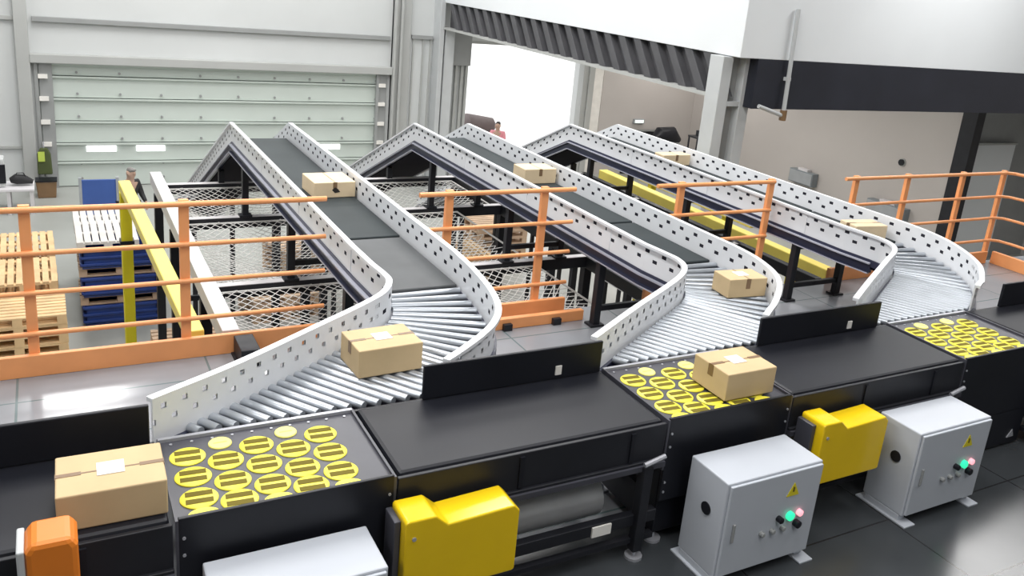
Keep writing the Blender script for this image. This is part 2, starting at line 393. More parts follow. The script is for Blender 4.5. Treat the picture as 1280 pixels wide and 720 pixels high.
def spur(S, label):
    root = thing('spur_conveyor', label, 'conveyor', (S['XL'] + 0.35, 7.0, 0))
    paths = {}
    for key, side, xs in (('L', 1, S['XL']), ('R', -1, S['XR'])):
        c2 = catmull(S[key], 6)
        path = [Vector((q.x, q.y, ZS + 0.2)) for q in c2]
        flat = [(q.x, q.y) for q in c2] + [(xs, YK)]
        y = path[-1].y
        while y + 0.4 < YK:
            y += 0.4; path.append(Vector((xs, y, ZS + 0.2)))
        path.append(Vector((xs, YK, ZS + 0.2)))
        nk = len(path)
        for k in range(1, 8):
            yy = YK + (YE - YK) * k / 7; path.append(Vector((xs, yy, ZS + 0.2 - DS * (yy - YK))))
        u = [0.0]
        for i in range(1, len(path)):
            f = 1.75 if path[i].y < S[key][3][1] + 0.06 else 1.0
            u.append(u[-1] + (path[i] - path[i - 1]).length * f)
        u = [q + (100.0 if path[i].y > S[key][3][1] + 0.06 else 0.0) for i, q in enumerate(u)]
        MB().sweep(path, RAIL_PROF, side, u).build('side_rail', M['rail'], root)
        # navy channel under the straight run and the descent
        i0 = len(c2) - 10
        sub = path[i0:]
        MB().sweep(sub, [(-0.01, -0.235), (-0.01, -0.36), (0.05, -0.36), (0.05, -0.35), (0.02, -0.35), (0.02, -0.235)], side).build('side_channel', M['frameblue'], root)
        lp = MB()
        for z in (-0.262, -0.355):
            lp.sweep(sub, [(0.02, z), (0.02, z - 0.012), (0.052, z - 0.012), (0.052, z)], side)
        lp.build('channel_lip', M['lip'], root)
        dg = path[:len(c2) - 9]
        MB().sweep(dg, [(-0.02, -0.235), (-0.02, -0.30), (0.03, -0.30), (0.03, -0.235)], side).build('roller_channel', M['frameblue'], root)
        # splice plates
        y = S['yb'] + 0.5
        while y < YK - 0.3:
            MB().box(xs - side * 0.012 - 0.004, xs - side * 0.012 + 0.004, y, y + 0.07, ZS - 0.03, ZS + 0.178).build('splice_plate', M['railplain'], root)
            y += 1.55
        paths[key] = flat
    # belts
    xl, xr = S['XL'] + 0.02, S['XR'] - 0.02
    ys = 6.55
    MB().box(xl, xr, S['yb'], ys, ZS - 0.06, ZS).build('belt', M['beltl' if S['name'] == 'left' else 'belt'], root, 0.012)
    MB().box(xl, xr, ys + 0.03, YK, ZS - 0.06, ZS + 0.004).build('belt', M['belt'], root, 0.012)
    zt = ZS - DS * (YE - YK)
    MB().prism([(YK, ZS - 0.06), (YK, ZS), (YE, zt), (YE, zt - 0.06)], 'x', xl, xr).build('descending_belt', M['belt'], root)
    MB().prism([(YK - 0.3, ZS - 0.14), (YK, ZS - 0.14), (YE, zt - 0.14), (YE, zt - 0.17), (YK, ZS - 0.17), (YK - 0.3, ZS - 0.16)], 'x', xl, xr).build('underside_pan', M['bed'], root)
    MB().box(xl, xr, S['yb'] + 0.1, YK - 0.2, ZS - 0.16, ZS - 0.13).build('return_belt', M['black'], root)
    # rollers: square to the diagonal first, then fanned round the bend
    L = S['L']; d = Vector((L[3][0] - L[1][0], L[3][1] - L[1][1])).normalized()
    pr = (d.y, -d.x)
    tot = Vector((L[3][0] - L[0][0], L[3][1] - L[0][1])).length
    backline = [(-5, 3.885), (12, 3.885)]
    ends = []
    k = 0.06
    while k < tot:
        o = (L[0][0] + d.x * k, L[0][1] + d.y * k)
        hit = seg_hit(o, pr, backline); h2 = seg_hit(o, pr, paths['R'])
        t = min([q for q in (hit, h2) if q])
        a = Vector((o[0] + pr[0] * 0.02, o[1] + pr[1] * 0.02)); b = Vector((o[0] + pr[0] * (t - 0.012), o[1] + pr[1] * (t - 0.012)))
        if (b - a).length > 0.06: ends.append((a, b))
        k += 0.0655
    ax = L[3]; C = Vector((ax[0] - pr[0] * 0.30, ax[1] - pr[1] * 0.30))
    a0 = math.atan2(pr[1], pr[0]); nf = 11
    for i in range(0, nf + 1):
        th = a0 * (1 - i / nf) if nf else 0
        dv = (math.cos(th), math.sin(th))
        C2 = C + Vector((0, 0.0 + (S['yb'] - 0.06 - C.y) * (i / nf) ** 1.2))
        t1 = seg_hit(C2, dv, paths['L']); t2 = seg_hit(C2, dv, paths['R'])
        if t1 and t2 and t2 > t1:
            ends.append((C2 + Vector(dv) * (t1 + 0.015), C2 + Vector(dv) * (t2 - 0.015)))
    for a, b in ends:
        MB().tube([(a.x, a.y, ZS - 0.026), (b.x, b.y, ZS - 0.026)], 0.0245, 10).build('roller', M['roller'], root, 0, True)
    # dark bed under the rollers
    poly = [(q[0], q[1]) for q in [L[0]] + L[1:]] + [(S['XL'], S['yb']), (S['XR'], S['yb'])]
    rr = [q for q in S['R'] if q[1] < S['yb']][::-1]
    rr = [q for q in rr if q[1] > 3.9]
    poly += rr + [(rr[-1][0] - 0.05, 3.89)]
    poly = [p_ for p_ in poly if p_[1] > 3.88] if L[0][1] < 3.88 else poly
    if L[0][1] < 3.88: poly = [(L[0][0] + 0.05, 3.89)] + poly
    MB().prism(poly, 'z', ZS - 0.13, ZS - 0.085).build('roller_bed', M['bed'], root)
    # legs
    zc = ZS - 0.16
    def legs(y, zb, brace=True):
        for x in (S['XL'] + 0.03, S['XR'] - 0.03):
            b_ = MB().box(x - 0.035, x + 0.035, y - 0.035, y + 0.035, zb, zc)
            lg = b_.build('leg', M['blackm'], root, 0.004)
            MB().box(x - 0.07, x + 0.07, y - 0.06, y + 0.06, zb, zb + 0.02).build('foot_plate', M['blackm'], lg)
        if brace:
            MB().box(S['XL'], S['XR'], y - 0.02, y + 0.02, zb + 0.14, zb + 0.19).build('cross_brace', M['blackm'], root)
            MB().box(S['XL'], S['XR'], y - 0.03, y + 0.03, zc - 0.07, zc).build('cross_brace', M['blackm'], root)
    legs(6.05, 0.0); legs(7.86, 0.0); legs(10.05, 0.0)
    for y in (11.64, 14.2):
        zt_ = ZS - 0.18 - DS * (y - YK)
        zb = 0.0 if y < 12 else G
        for x in (S['XL'] + 0.03, S['XR'] - 0.03):
            MB().box(x - 0.035, x + 0.035, y - 0.035, y + 0.035, zb, zt_).build('leg', M['blackm'], root)
    # motor gearbox under the bend
    return root
spur(SP[0], 'leftmost white-railed spur conveyor carrying two cartons, ending at the leftmost yellow wheel deck')
spur(SP[1], 'middle white-railed spur conveyor of the three, between the two others')
spur(SP[2], 'rightmost white-railed spur conveyor, nearest the beige wall')

# ---------------------------------------------------------------- main sorter line
YF, YBK = 3.19, 3.84
def belt_section(x0, x1, label, guard, legs):
    r = thing('belt_conveyor', label, 'conveyor', ((x0 + x1) / 2, (YF + YBK) / 2, 0), 'black belt sections of the main line')
    MB().box(x0 + 0.01, x1 - 0.01, YF + 0.012, YBK - 0.005, ZS - 0.07, ZS).build('belt', M['belt2'], r, 0.02)
    p_ = MB().box(x0, x1, YF - 0.012, YF + 0.010, 0.57, ZS - 0.012).box(x0, x1, YF - 0.03, YF + 0.0, 0.57, 0.59)
    p_.build('front_side_panel', M['blackm'], r, 0.004)
    k = x0 + 0.62
    while k < x1 - 0.1:
        MB().box(k, k + 0.025, YF - 0.022, YF - 0.010, 0.60, ZS - 0.03).build('panel_seam', M['black'], r); k += 0.66
    MB().box(x0, x1, YF - 0.045, YF + 0.01, 0.545, 0.575).build('bottom_lip', M['deck'], r)
    MB().box(x0, x1, YBK - 0.01, YBK + 0.01, 0.57, ZS - 0.012).build('rear_side_panel', M['blackm'], r)
    if guard:
        g = MB().box(guard[0], guard[1], YBK - 0.035, YBK - 0.012, ZS + 0.002, ZS + 0.2).build('back_guard', M['black'], r, 0.006)
        MB().box(guard[0] + (guard[1] - guard[0]) * 0.72, guard[0] + (guard[1] - guard[0]) * 0.72 + 0.04, YBK - 0.042, YBK - 0.034, ZS + 0.03, ZS + 0.085).build('sensor', M['paper'], g)
    MB().tube([(x0 + 0.15, YF + 0.25, 0.27), (x1 - 0.25, YF + 0.25, 0.27)], 0.13, 20).build('drive_drum', M['brick'], r, 0, True)
    lo = MB().box(x0, x1, YF - 0.03, YF + 0.02, 0.20, 0.27).box(x0, x1, YBK - 0.05, YBK, 0.20, 0.27)
    lo.build('lower_rail', M['blackm'], r, 0.004)
    MB().box(x0, x1, YF - 0.03, YF + 0.01, 0.09, 0.12).build('cable_tray', M['blackm'], r)
    for x in legs:
        for y in (YF - 0.035, YBK - 0.03):
            l = MB().box(x - 0.03, x + 0.03, y - 0.03, y + 0.03, 0.05, 0.57).build('leg', M['blackm'], r, 0.004)
            MB().tube([(x, y, 0.0), (x, y, 0.015), (x, y, 0.016), (x, y, 0.06)], [0.05, 0.05, 0.012, 0.012], 12).build('levelling_foot', M['edge'], l, 0, True)
        MB().box(x - 0.025, x + 0.025, YF, YBK - 0.05, 0.40, 0.45).build('cross_member', M['blackm'], r)
        MB().tube([(x - 0.04, YF - 0.07, 0.60), (x + 0.09, YF - 0.07, 0.63)], 0.014, 8).build('take_up_bolt', M['edge'], r)
    MB().box(x1 - 0.42, x1 - 0.30, YF - 0.04, YF - 0.03, 0.20, 0.26).build('white_tag', M['paper'], r)
    return r
belt_section(-2.6, 0.33, 'black belt section of the main line left of the leftmost yellow wheel deck', (-2.4, 0.31), (-1.6,))
belt_section(1.27, 2.78, 'black belt section of the main line between the leftmost and the middle wheel deck', (1.63, 2.75), (2.66,))
belt_section(3.71, 5.30, 'black belt section of the main line between the middle and the rightmost wheel deck', (4.00, 5.16), (5.18,))
belt_section(6.23, 8.6, 'black belt section of the main line beyond the rightmost yellow wheel deck', (6.62, 8.4), ())

# one pop-up wheel: yellow disc with two dark slots
def wheel_mesh(r, slots):
    m = MB(); ang = math.radians(0)
    m.tube([(0, 0, -0.02), (0, 0, 0.004), (0, 0, 0.008)], [r, r, r * 0.93], 28)
    me_o = m.build('sort_wheel', M['yel'] if slots else M['yelcap'], None, 0, True)
    return me_o
WP = wheel_mesh(0.0765, True); WC = wheel_mesh(0.052, False); WC.name = 'wheel_cap'
sl = MB()
for y in (-0.027, 0.027): sl.box(-0.054, 0.054, y - 0.0165, y + 0.0165, 0.004, 0.0095)
SLOT = sl.build('slot_roller', M['yelslot'], None, 0)
SLC = MB().box(-0.03, 0.03, -0.004, 0.004, 0.004, 0.0092).build('cap_slot', M['yelbeam'], None)
hm = MB(); hm.prism([(0.062 * math.cos(PI * q / 16), 0.048 * math.sin(PI * q / 16)) for q in range(17)], 'z', -0.02, 0.008)
WH = hm.build('wheel_edge', M['yel'], None, 0)
used = {'w': False, 'c': False, 'h': False}
def wheel_sorter(x0, x1, label):
    r = thing('wheel_sorter', label, 'sorter', ((x0 + x1) / 2, (YF + YBK) / 2, 0), 'yellow wheel decks of the main line')
    o = Vector(r.location)
    dz = ZS - 0.012
    MB().box(x0, x1, YF + 0.005, YBK, dz - 0.03, dz).build('deck_plate', M['deck'], r)
    fp = MB().box(x0 + 0.005, x1 - 0.005, YF - 0.015, YF + 0.004, 0.30, ZS + 0.012)
    fp.build('front_panel', M['black'], r, 0.004)
    MB().box(x0, x1, YBK - 0.016, YBK + 0.005, 0.5, ZS + 0.004).build('rear_edge_strip', M['edge'], r)
    MB().box(x0 - 0.006, x0 + 0.006, YF - 0.014, YBK, 0.5, ZS + 0.003).build('end_strip', M['deck'], r)
    MB().box(x1 - 0.006, x1 + 0.006, YF - 0.014, YBK, 0.5, ZS + 0.003).build('end_strip', M['deck'], r)
    MB().box(x0 + 0.03, x1 - 0.03, YF + 0.03, YBK - 0.03, 0.06, dz - 0.03).build('drive_housing', M['black'], r, 0.01)
    for x in (x0 + 0.06, x1 - 0.06):
        for y in (YF + 0.06, YBK - 0.06):
            MB().tube([(x, y, 0.0), (x, y, 0.015), (x, y, 0.016), (x, y, 0.08)], [0.05, 0.05, 0.014, 0.014], 12).build('levelling_foot', M['edge'], r, 0, True)
    bl = MB(); k = x0 + 0.05
    while k < x1:
        bl.tube([(k, YBK - 0.045, dz), (k, YBK - 0.045, dz + 0.004)], 0.007, 8); k += 0.09
    for z in (0.72, 0.64, 0.42, 0.36):
        bl.tube([(x0 + 0.025, YF - 0.02, z), (x0 + 0.025, YF - 0.014, z)], 0.007, 8); bl.tube([(x1 - 0.025, YF - 0.02, z), (x1 - 0.025, YF - 0.014, z)], 0.007, 8)
    bl.build('bolt_row', M['edge'], r)
    px_ = (x1 - x0 - 0.19) / 4 if (x1 - x0) < 0.8 else 0.15
    xs0 = x0 + ((x1 - x0) - 4 * px_) / 2 - 0.05
    for i in range(5):
        x = xs0 + i * px_
        ys = [3.665, 3.495, 3.325] if i % 2 == 0 else [3.58, 3.41, 3.258]
        cap = 3.225 if i % 2 == 0 else 3.735
        for y, big in [(q, True) for q in ys] + [(cap, False)]:
            if not big and y < 3.3:
                w = WH if not used['h'] else WH.copy()
                if used['h']: COL.objects.link(w)
                used['h'] = True; w.parent = r; w.location = Vector((x, 3.199, dz)) - o
                continue
            src, slt, key = (WP, SLOT, 'w') if big else (WC, SLC, 'c')
            if not used[key]:
                w, s_ = src, slt; used[key] = True
            else:
                w = src.copy(); COL.objects.link(w); s_ = slt.copy(); COL.objects.link(s_)
            w.parent = r; w.location = Vector((x, y, dz)) - o
            if big: w.rotation_euler = (0, 0, math.radians(-4))
            s_.parent = w; s_.location = (0, 0, 0)
    return r
wheel_sorter(0.345, 1.255, 'yellow-wheeled sorting deck beside the carton on the left, leftmost of three')
wheel_sorter(2.795, 3.695, 'yellow-wheeled sorting deck with a carton on it, middle of three')
ws3 = wheel_sorter(5.315, 6.215, 'yellow-wheeled sorting deck with no carton at far right, above the far right cabinet')
cl = thing('drive_cladding', 'tall black cladding under the belt beyond the rightmost wheel deck', 'cladding', (7.4, 3.1, 0))
MB().box(6.24, 8.5, 3.09, 3.14, 0.0, 0.54).build('panel', M['black'], cl, 0.006)
MB().box(6.24, 8.5, 3.085, 3.09, 0.26, 0.29).build('panel_joint', M['blackm'], cl)

MB().box(5.33, 6.20, YF - 0.014, YF + 0.003, 0.02, 0.298).build('lower_panel', M['black'], ws3)
MB().prism([(6.05, 0.07), (6.13, 0.07), (6.10, 0.13)], 'y', YF - 0.019, YF - 0.0135).build('triangle_sign', M['edge'], ws3)

# ---------------------------------------------------------------- control cabinets
def cabinet(label, loc):
    W, Dp, H0, H1 = 0.68, 0.30, 0.05, 0.62
    r = thing('control_cabinet', label, 'cabinet', loc, 'grey control cabinets')
    x, y, _ = loc
    MB().box(x - W / 2, x + W / 2, y - Dp / 2, y + Dp / 2, H0, H1).build('body', M['cab'], r, 0.008)
    dr = MB().box(x - W / 2 + 0.012, x + W / 2 - 0.012, y - Dp / 2 - 0.018, y - Dp / 2, H0 + 0.012, H1 - 0.012).build('door', M['cab'], r, 0.005)
    f = y - Dp / 2 - 0.018
    MB().box(x - 0.28, x - 0.265, f - 0.012, f, 0.27, 0.38).build('door_handle', M['trimgrey'], dr, 0.003)
    lab = MB().prism([(x + 0.08, 0.46), (x + 0.17, 0.46), (x + 0.125, 0.54)], 'y', f - 0.003, f).build('warning_triangle', M['yelpost'], dr)
    MB().box(x + 0.119, x + 0.131, f - 0.005, f - 0.003, 0.485, 0.515).build('warning_mark', M['yelslot'], lab)
    def knob(nm, px_, pz_, rad, m, dp=0.02):
        return MB().tube([(px_, f, pz_), (px_, f - dp, pz_), (px_, f - dp - 0.004, pz_)], [rad, rad, rad * 0.7], 14).build(nm, m, dr, 0, True)
    g = knob('green_lamp', x + 0.130, 0.335, 0.026, M['green']); g['label'] = 'lit green indicator lamp'
    q = knob('red_lamp', x + 0.20, 0.34, 0.019, M['red']); q['label'] = 'lit red indicator lamp'
    knob('selector_switch', x + 0.05, 0.335, 0.018, M['black'], 0.03)
    knob('stop_button', x + 0.19, 0.275, 0.022, M['black'], 0.03)
    for i in range(3): knob('push_button', x - 0.06 + 0.075 * i, 0.268, 0.015, M['trimgrey'])
    MB().tube([(x - W / 2 - 0.006, y - 0.02, 0.40), (x - W / 2 + 0.004, y - 0.02, 0.40)], 0.036, 16).build('cable_port', M['black'], r, 0, True)
    for sx in (-1, 1):
        MB().box(x + sx * (W / 2 - 0.03) - 0.05, x + sx * (W / 2 - 0.03) + 0.05, y - Dp / 2 - 0.05, y + Dp / 2 + 0.03, 0.0, 0.012).box(x + sx * (W / 2 - 0.03) - 0.03, x + sx * (W / 2 - 0.03) + 0.03, y - Dp / 2 + 0.02, y + Dp / 2 - 0.02, 0.012, 0.05).build('mounting_foot', M['cab'], r, 0.003)
    return r
cabinet('grey control cabinet under the leftmost wheel deck, cut by the bottom edge', (0.77, 2.98, 0))
cabinet('grey control cabinet under the middle wheel deck, between the two yellow covers', (3.25, 2.94, 0))
cabinet('grey control cabinet at the far right, beyond the second yellow cover', (4.75, 2.94, 0))

# ---------------------------------------------------------------- yellow and orange covers
def cover(label, x):
    r = thing('motor_cover', label, 'cover', (x + 0.28, 3.06, 0.33), 'yellow motor covers')
    y0, y1 = 2.96, 3.14
    MB().prism([(x, 0.31), (x + 0.55, 0.31), (x + 0.56, 0.32), (x + 0.56, 0.64), (x + 0.53, 0.67), (x + 0.20, 0.655), (x + 0.14, 0.71), (x + 0.01, 0.71), (x, 0.70)], 'y', y0, y1).build('shell', M['yelcover'], r, 0.012)
    MB().box(x - 0.03, x, y0 + 0.06, y1, 0.33, 0.68).build('mounting_flange', M['deck'], r, 0.004)
    for z in (0.36, 0.62): MB().tube([(x + 0.04, y0 - 0.006, z), (x + 0.04, y0, z)], 0.01, 8).build('screw', M['edge'], r)
    return r
cover('yellow motor cover under the belt beside the leftmost control cabinet', 1.23)
cover('yellow motor cover between the middle and far right control cabinets', 3.76)
r = thing('sensor_housing', 'orange rounded housing at the lower left corner in front of the carton', 'housing', (-0.08, 3.06, 0.3))
MB().prism([(-0.165, 0.40), (0.0, 0.40), (0.0, 0.93), (-0.02, 0.965), (-0.145, 0.965), (-0.165, 0.93)], 'y', 2.97, 3.135).build('shell', M['orange2'], r, 0.02)
MB().box(-0.19, -0.165, 2.98, 3.135, 0.40, 0.94).build('side_plate', M['colw'], r, 0.006)

# ---------------------------------------------------------------- cartons
def carton(label, cx, cy, w, d_, h, rz, z, tone='card', lab=True, seam_along=True, mark=False):
    r = thing('cardboard_box', label, 'box', (0, 0, 0), 'cardboard cartons on the conveyors')
    b_ = MB().box(-w / 2, w / 2, -d_ / 2, d_ / 2, 0, h).build('body', M[tone], r, 0.006)
    if seam_along:
        MB().box(-w / 2 - 0.001, w / 2 + 0.001, -0.004, 0.004, h - 0.001, h + 0.0012).build('flap_seam', M['tape'], r)
        for s_ in (-1, 1):
            MB().box(s_ * w / 2 - 0.0015, s_ * w / 2 + 0.0015, -0.022, 0.022, h - 0.07, h).build('end_tape', M['tape'], r)
        for s_ in (-1, 1):
            MB().box(s_ * w / 2 - (0.09 if s_ > 0 else 0), s_ * w / 2 + (0.09 if s_ < 0 else 0), -0.012, 0.012, h, h + 0.0018).build('top_tape', M['tape'], r)
    else:
        MB().box(-0.004, 0.004, -d_ / 2 - 0.001, d_ / 2 + 0.001, h - 0.001, h + 0.0012).build('flap_seam', M['tape'], r)
        MB().box(-0.02, 0.02, -d_ / 2 - 0.0018, -d_ / 2, h - 0.08, h).build('end_tape', M['tape'], r)
    if lab:
        MB().box(-0.05, 0.05, -0.04, 0.055, h + 0.001, h + 0.003).build('shipping_label', M['paper'], r)
    if mark:
        MB().prism([(0.0, h * 0.30), (0.05, h * 0.36), (0.03, h * 0.55), (0.0, h * 0.68), (-0.03, h * 0.5)], 'y', -d_ / 2 - 0.002, -d_ / 2).build('dark_mark', M['hair'], r)
    r.location = (cx, cy, z); r.rotation_euler = (0, 0, rz)
    return r
carton('brown taped carton on the left black belt, next to the leftmost wheel deck', 0.13, 3.40, 0.39, 0.30, 0.155, math.radians(-1), ZS + 0.002)
carton('brown carton with white label on the rollers of the left spur bend', 1.57, 4.30, 0.38, 0.29, 0.165, math.radians(3), ZS)
carton('brown taped carton standing on the middle wheel deck', 3.42, 3.40, 0.37, 0.30, 0.165, math.radians(0), ZS + 0.004)
carton('small pale carton high on the left spur belt', 2.31, 8.02, 0.40, 0.40, 0.15, math.radians(2), ZS + 0.006, 'card2', False, False, True)
carton('brown carton by the outer rail on the bend of the middle spur', 4.60, 4.68, 0.35, 0.22, 0.15, math.radians(-6), ZS, 'card', True, False)
carton('pale carton high on the middle spur belt', 4.70, 8.22, 0.40, 0.28, 0.165, 0, ZS + 0.006, 'card2', False, False)
carton('flat pale carton on the near part of the right spur', 7.12, 5.66, 0.40, 0.24, 0.14, math.radians(-8), ZS + 0.002, 'card2', False, True)
carton('small carton far back on the right spur belt', 7.13, 8.86, 0.44, 0.20, 0.14, 0, ZS + 0.006, 'card2', False, False)

# ---------------------------------------------------------------- orange railings
RH = (1.2, 0.895, 0.61, 0.31)
def railing(label, posts, x0, x1, y, toe=True, heights=RH, turn=None):
    r = thing('orange_railing', label, 'railing', ((x0 + x1) / 2, y, 0), 'orange guard railings')
    for x in posts:
        MB().box(x - 0.034, x + 0.034, y - 0.022, y + 0.022, 0.0, 1.225).build('post', M['orange'], r, 0.004)
    for h in heights:
        pts = [(x0, y - 0.035, h), (x1, y - 0.035, h)]
        if turn: pts += [(x1 + 0.10, y - 0.10, h), (x1 + 0.13, y - 0.25, h), (x1 + 0.13, y - 2.6, h)]
        MB().tube(pts, 0.018 if h < 1.1 else 0.021, 10).build('rail', M['orange'], r, 0, True)
    if toe:
        t_ = MB().box(x0, x1, y - 0.065, y - 0.022, 0.0, 0.16)
        if turn: t_.box(x1 + 0.09, x1 + 0.14, y - 2.6, y - 0.06, 0.0, 0.16)
        t_.build('toe_board', M['orange'], r, 0.005)
    if turn:
        for yy in turn: MB().box(x1 + 0.14, x1 + 0.184, yy - 0.038, yy + 0.038, 0, 1.235).build('post', M['orange'], r, 0.004)
    return r
railing('long orange guard railing at left, running up to the left spur', (-2.3, -1.24, -0.19, 0.80), -3.2, 1.83, 6.43)
railing('orange guard railing between the left and the middle spur', (2.88, 3.80), 2.60, 4.10, 6.43)
railing('short orange guard railing between the middle and the right spur', (5.34, 6.525), 5.02, 6.54, 6.43)
railing('orange guard railing at far right, turning a corner by the beige wall', (7.81, 8.68, 9.70, 10.52), 7.60, 10.50, 6.43, True, RH, (5.4, 4.2))
o = thing('kerb_bar', 'low orange bar on the floor behind the left spur bend', 'bar', (3.8, 6.25, 0))
MB().box(3.15, 4.2, 6.18, 6.24, 0, 0.10).build('bar', M['orange'], o, 0.006)
for x in (3.4, 3.9): MB().box(x - 0.04, x + 0.04, 6.14, 6.18, 0, 0.06).build('clip', M['blackm'], o)

# ---------------------------------------------------------------- support platforms beyond the edge
def platform(label, x0, x1, ys, ybeg, yend, left, right, wl=0.13):
    r = thing('support_frame', label, 'frame', ((x0 + x1) / 2, 9, G), 'steel frames carrying the spurs')
    if left: 
        MB().box(x0 - wl / 2, x0 + wl / 2, ybeg, yend, 0.0 if left == 'white' else -0.14, 0.15 if left == 'white' else 0.0).build('long_beam', M['whitebeam' if left == 'white' else 'blackm'], r, 0.006)
    MB().box(x1 - 0.05, x1 + 0.05, 6.5, yend, -0.14, 0.0).build('long_beam', M['blackm'], r, 0.006)
    for y in ys:
        MB().box(x0, x1, y - 0.05, y + 0.05, -0.13, -0.005).build('cross_beam', M['blackm'], r, 0.004)
        MB().box(x0, x1, y - 0.045, y + 0.045, -0.006, 0.0).build('beam_top_flange', M['whitebeam'], r)
        for x in (x0 + 0.02, x1):
            MB().box(x - 0.05, x + 0.05, y - 0.05, y + 0.05, G, -0.13).build('post', M['blackm'], r, 0.004)
    for y in ys[:2]:
        MB().box(x0, x1, y - 0.02, y + 0.02, -1.0, -0.94).build('tie', M['blackm'], r)
    return r
YS = (7.86, 10.05, 11.64)
platform('dark steel support frame with a pale side beam, under the left spur', 1.13, 2.64, YS, 6.47, 11.7, 'white', True)
platform('dark steel support frame under the middle spur', 3.30, 5.30, YS, 6.5, 11.7, 'dark', True)
platform('dark steel support frame under the right spur', 6.15, 7.60, YS, 6.5, 11.7, 'dark', True)
b_ = thing('beam_end_block', 'dark steel block on the mezzanine floor at the pale beam end', 'block', (1.22, 6.3, 0))
MB().box(1.13, 1.27, 6.06, 6.36, 0.0, 0.15).build('block', M['blackm'], b_, 0.006)
MB().box(1.11, 1.29, 6.04, 6.36, 0.0, 0.012).build('cap_plate', M['blackm'], b_)
# yellow beam with its post at left
r = thing('yellow_guard_beam', 'yellow steel beam sloping on a yellow post at the left', 'beam', (0.72, 9, G))
MB().obox((0.70, 10.72, 0.24), (0.88, 6.52, 0.10), 0.125, 0.11).build('beam', M['yelbeam'], r, 0.01)
MB().box(0.635, 0.755, 10.52, 10.64, G, 0.20).build('post', M['yelpost'], r, 0.01)
MB().box(0.62, 0.77, 10.5, 10.66, -0.42, -0.38).build('clamp', M['blackm'], r)
# yellow beams between the middle and right spurs
for x, y0, y1, lb in ((8.03, 6.7, 11.75, 'nearer long yellow beam under the right spur'), (8.75, 8.8, 11.6, 'shorter yellow beam behind the long one under the right spur')):
    q = thing('yellow_beam', lb, 'beam', (x, (y0 + y1) / 2, G), 'yellow beams under the right spur')
    MB().obox((x, y0, -0.08), (x, y1, -0.06), 0.16, 0.16).build('beam', M['yelbeam'], q, 0.012)
    for yy in (y0 + 0.6, y1 - 0.3): MB().box(x - 0.05, x + 0.05, yy - 0.05, yy + 0.05, G, -0.15).build('post', M['yelpost'], q)
    MB().tube([(x, y0 - 0.05, -0.08), (x, y0, -0.08)], 0.05, 10).build('end_pin', M['edge'], q)
# safety nets hung in the frames
def net(label, x0, x1, y0, y1, sag, p_=0.07, z0=-0.06):
    m = MB(); w = 0.0045
    def z(x, y):
        a = (x - x0) / (x1 - x0); b = (y - y0) / (y1 - y0)
        return z0 - sag * 16 * a * (1 - a) * b * (1 - b) + 0.015 * math.sin(9 * x + 5 * y)
    W, H_ = x1 - x0, y1 - y0
    k = -H_
    while k < W:
        for sgn in (1, -1):
            pts = []
            n_ = 14
            for i in range(n_ + 1):
                yy = y0 + H_ * i / n_
                xx = x0 + k + (H_ * i / n_) if sgn > 0 else x0 + k + H_ - (H_ * i / n_)
                if x0 <= xx <= x1: pts.append((xx, yy, z(xx, yy)))
            if len(pts) > 1: m.tube(pts, w, 4, False)
        k += p_ * 1.41
    m.tube([(x0, y0, z0), (x1, y0, z0), (x1, y1, z0), (x0, y1, z0), (x0, y0, z0)], 0.012, 5, False)
    o_ = m.build('safety_net', M['net'])
    return tag(o_, label, 'net', 'white nets under the spurs')
net('white safety net under the left spur, nearest the mezzanine edge', 1.22, 2.58, 6.50, 7.80, 0.10)
net('white safety net under the left spur, in the middle bay', 1.22, 2.58, 7.92, 9.99, 0.18)
net('white safety net under the left spur, in the farthest bay', 1.22, 2.58, 10.11, 11.58, 0.15)
net('white safety net left of the middle spur, nearest the mezzanine edge', 3.38, 4.6, 6.50, 7.80, 0.12)
net('white safety net left of the middle spur, in the middle bay', 3.38, 4.6, 7.92, 9.99, 0.20)
net('white safety net left of the middle spur, in the farthest bay', 3.38, 5.2, 10.11, 11.58, 0.15)

# ---------------------------------------------------------------- pallets and crates on the ground floor
def pallet_proto(m, boards, wide=0.14):
    o_ = MB(); L_, W_ = 1.2, 0.9
    for i in range(boards):
        y = -W_ / 2 + wide / 2 + (W_ - wide) * i / (boards - 1); o_.box(-L_ / 2, L_ / 2, y - wide / 2, y + wide / 2, 0.122, 0.144)
    for x in (-L_ / 2 + 0.06, 0, L_ / 2 - 0.06):
        o_.box(x - 0.06, x + 0.06, -W_ / 2, W_ / 2, 0.100, 0.122)
        for y in (-W_ / 2 + 0.06, 0, W_ / 2 - 0.06): o_.box(x - 0.06, x + 0.06, y - 0.06, y + 0.06, 0.022, 0.100)
    for y in (-W_ / 2 + 0.06, 0, W_ / 2 - 0.06): o_.box(-L_ / 2, L_ / 2, y - 0.06, y + 0.06, 0.0, 0.022)
    return o_.build('wooden_pallet', m)
PW = pallet_proto(M['wood'], 8, 0.085); PW2 = pallet_proto(M['wood2'], 7, 0.09); PWH = pallet_proto(M['whitewood'], 8, 0.095)
first = {}
def place_pallet(src, x, y, z, rz, label, group):
    if src.name not in first: first[src.name] = 1; o_ = src
    else:
        o_ = src.copy(); COL.objects.link(o_)
    o_.location = (x, y, z); o_.rotation_euler = (0, 0, rz)
    return tag(o_, label, 'pallet', group)
def stack(src, x, y, nlev, rz, top, low, group):
    for i in range(nlev):
        place_pallet(src, x, y, G + 0.147 * i, rz + random.uniform(-0.02, 0.02), top if i == nlev - 1 else low, group)
stack(PW, -0.56, 13.35, 7, 0.02, 'top pallet of the pine pallet stack nearest the left railing, boards crosswise', 'lower pine pallet in the near left stack under crosswise boards', 'near left pallet stack')
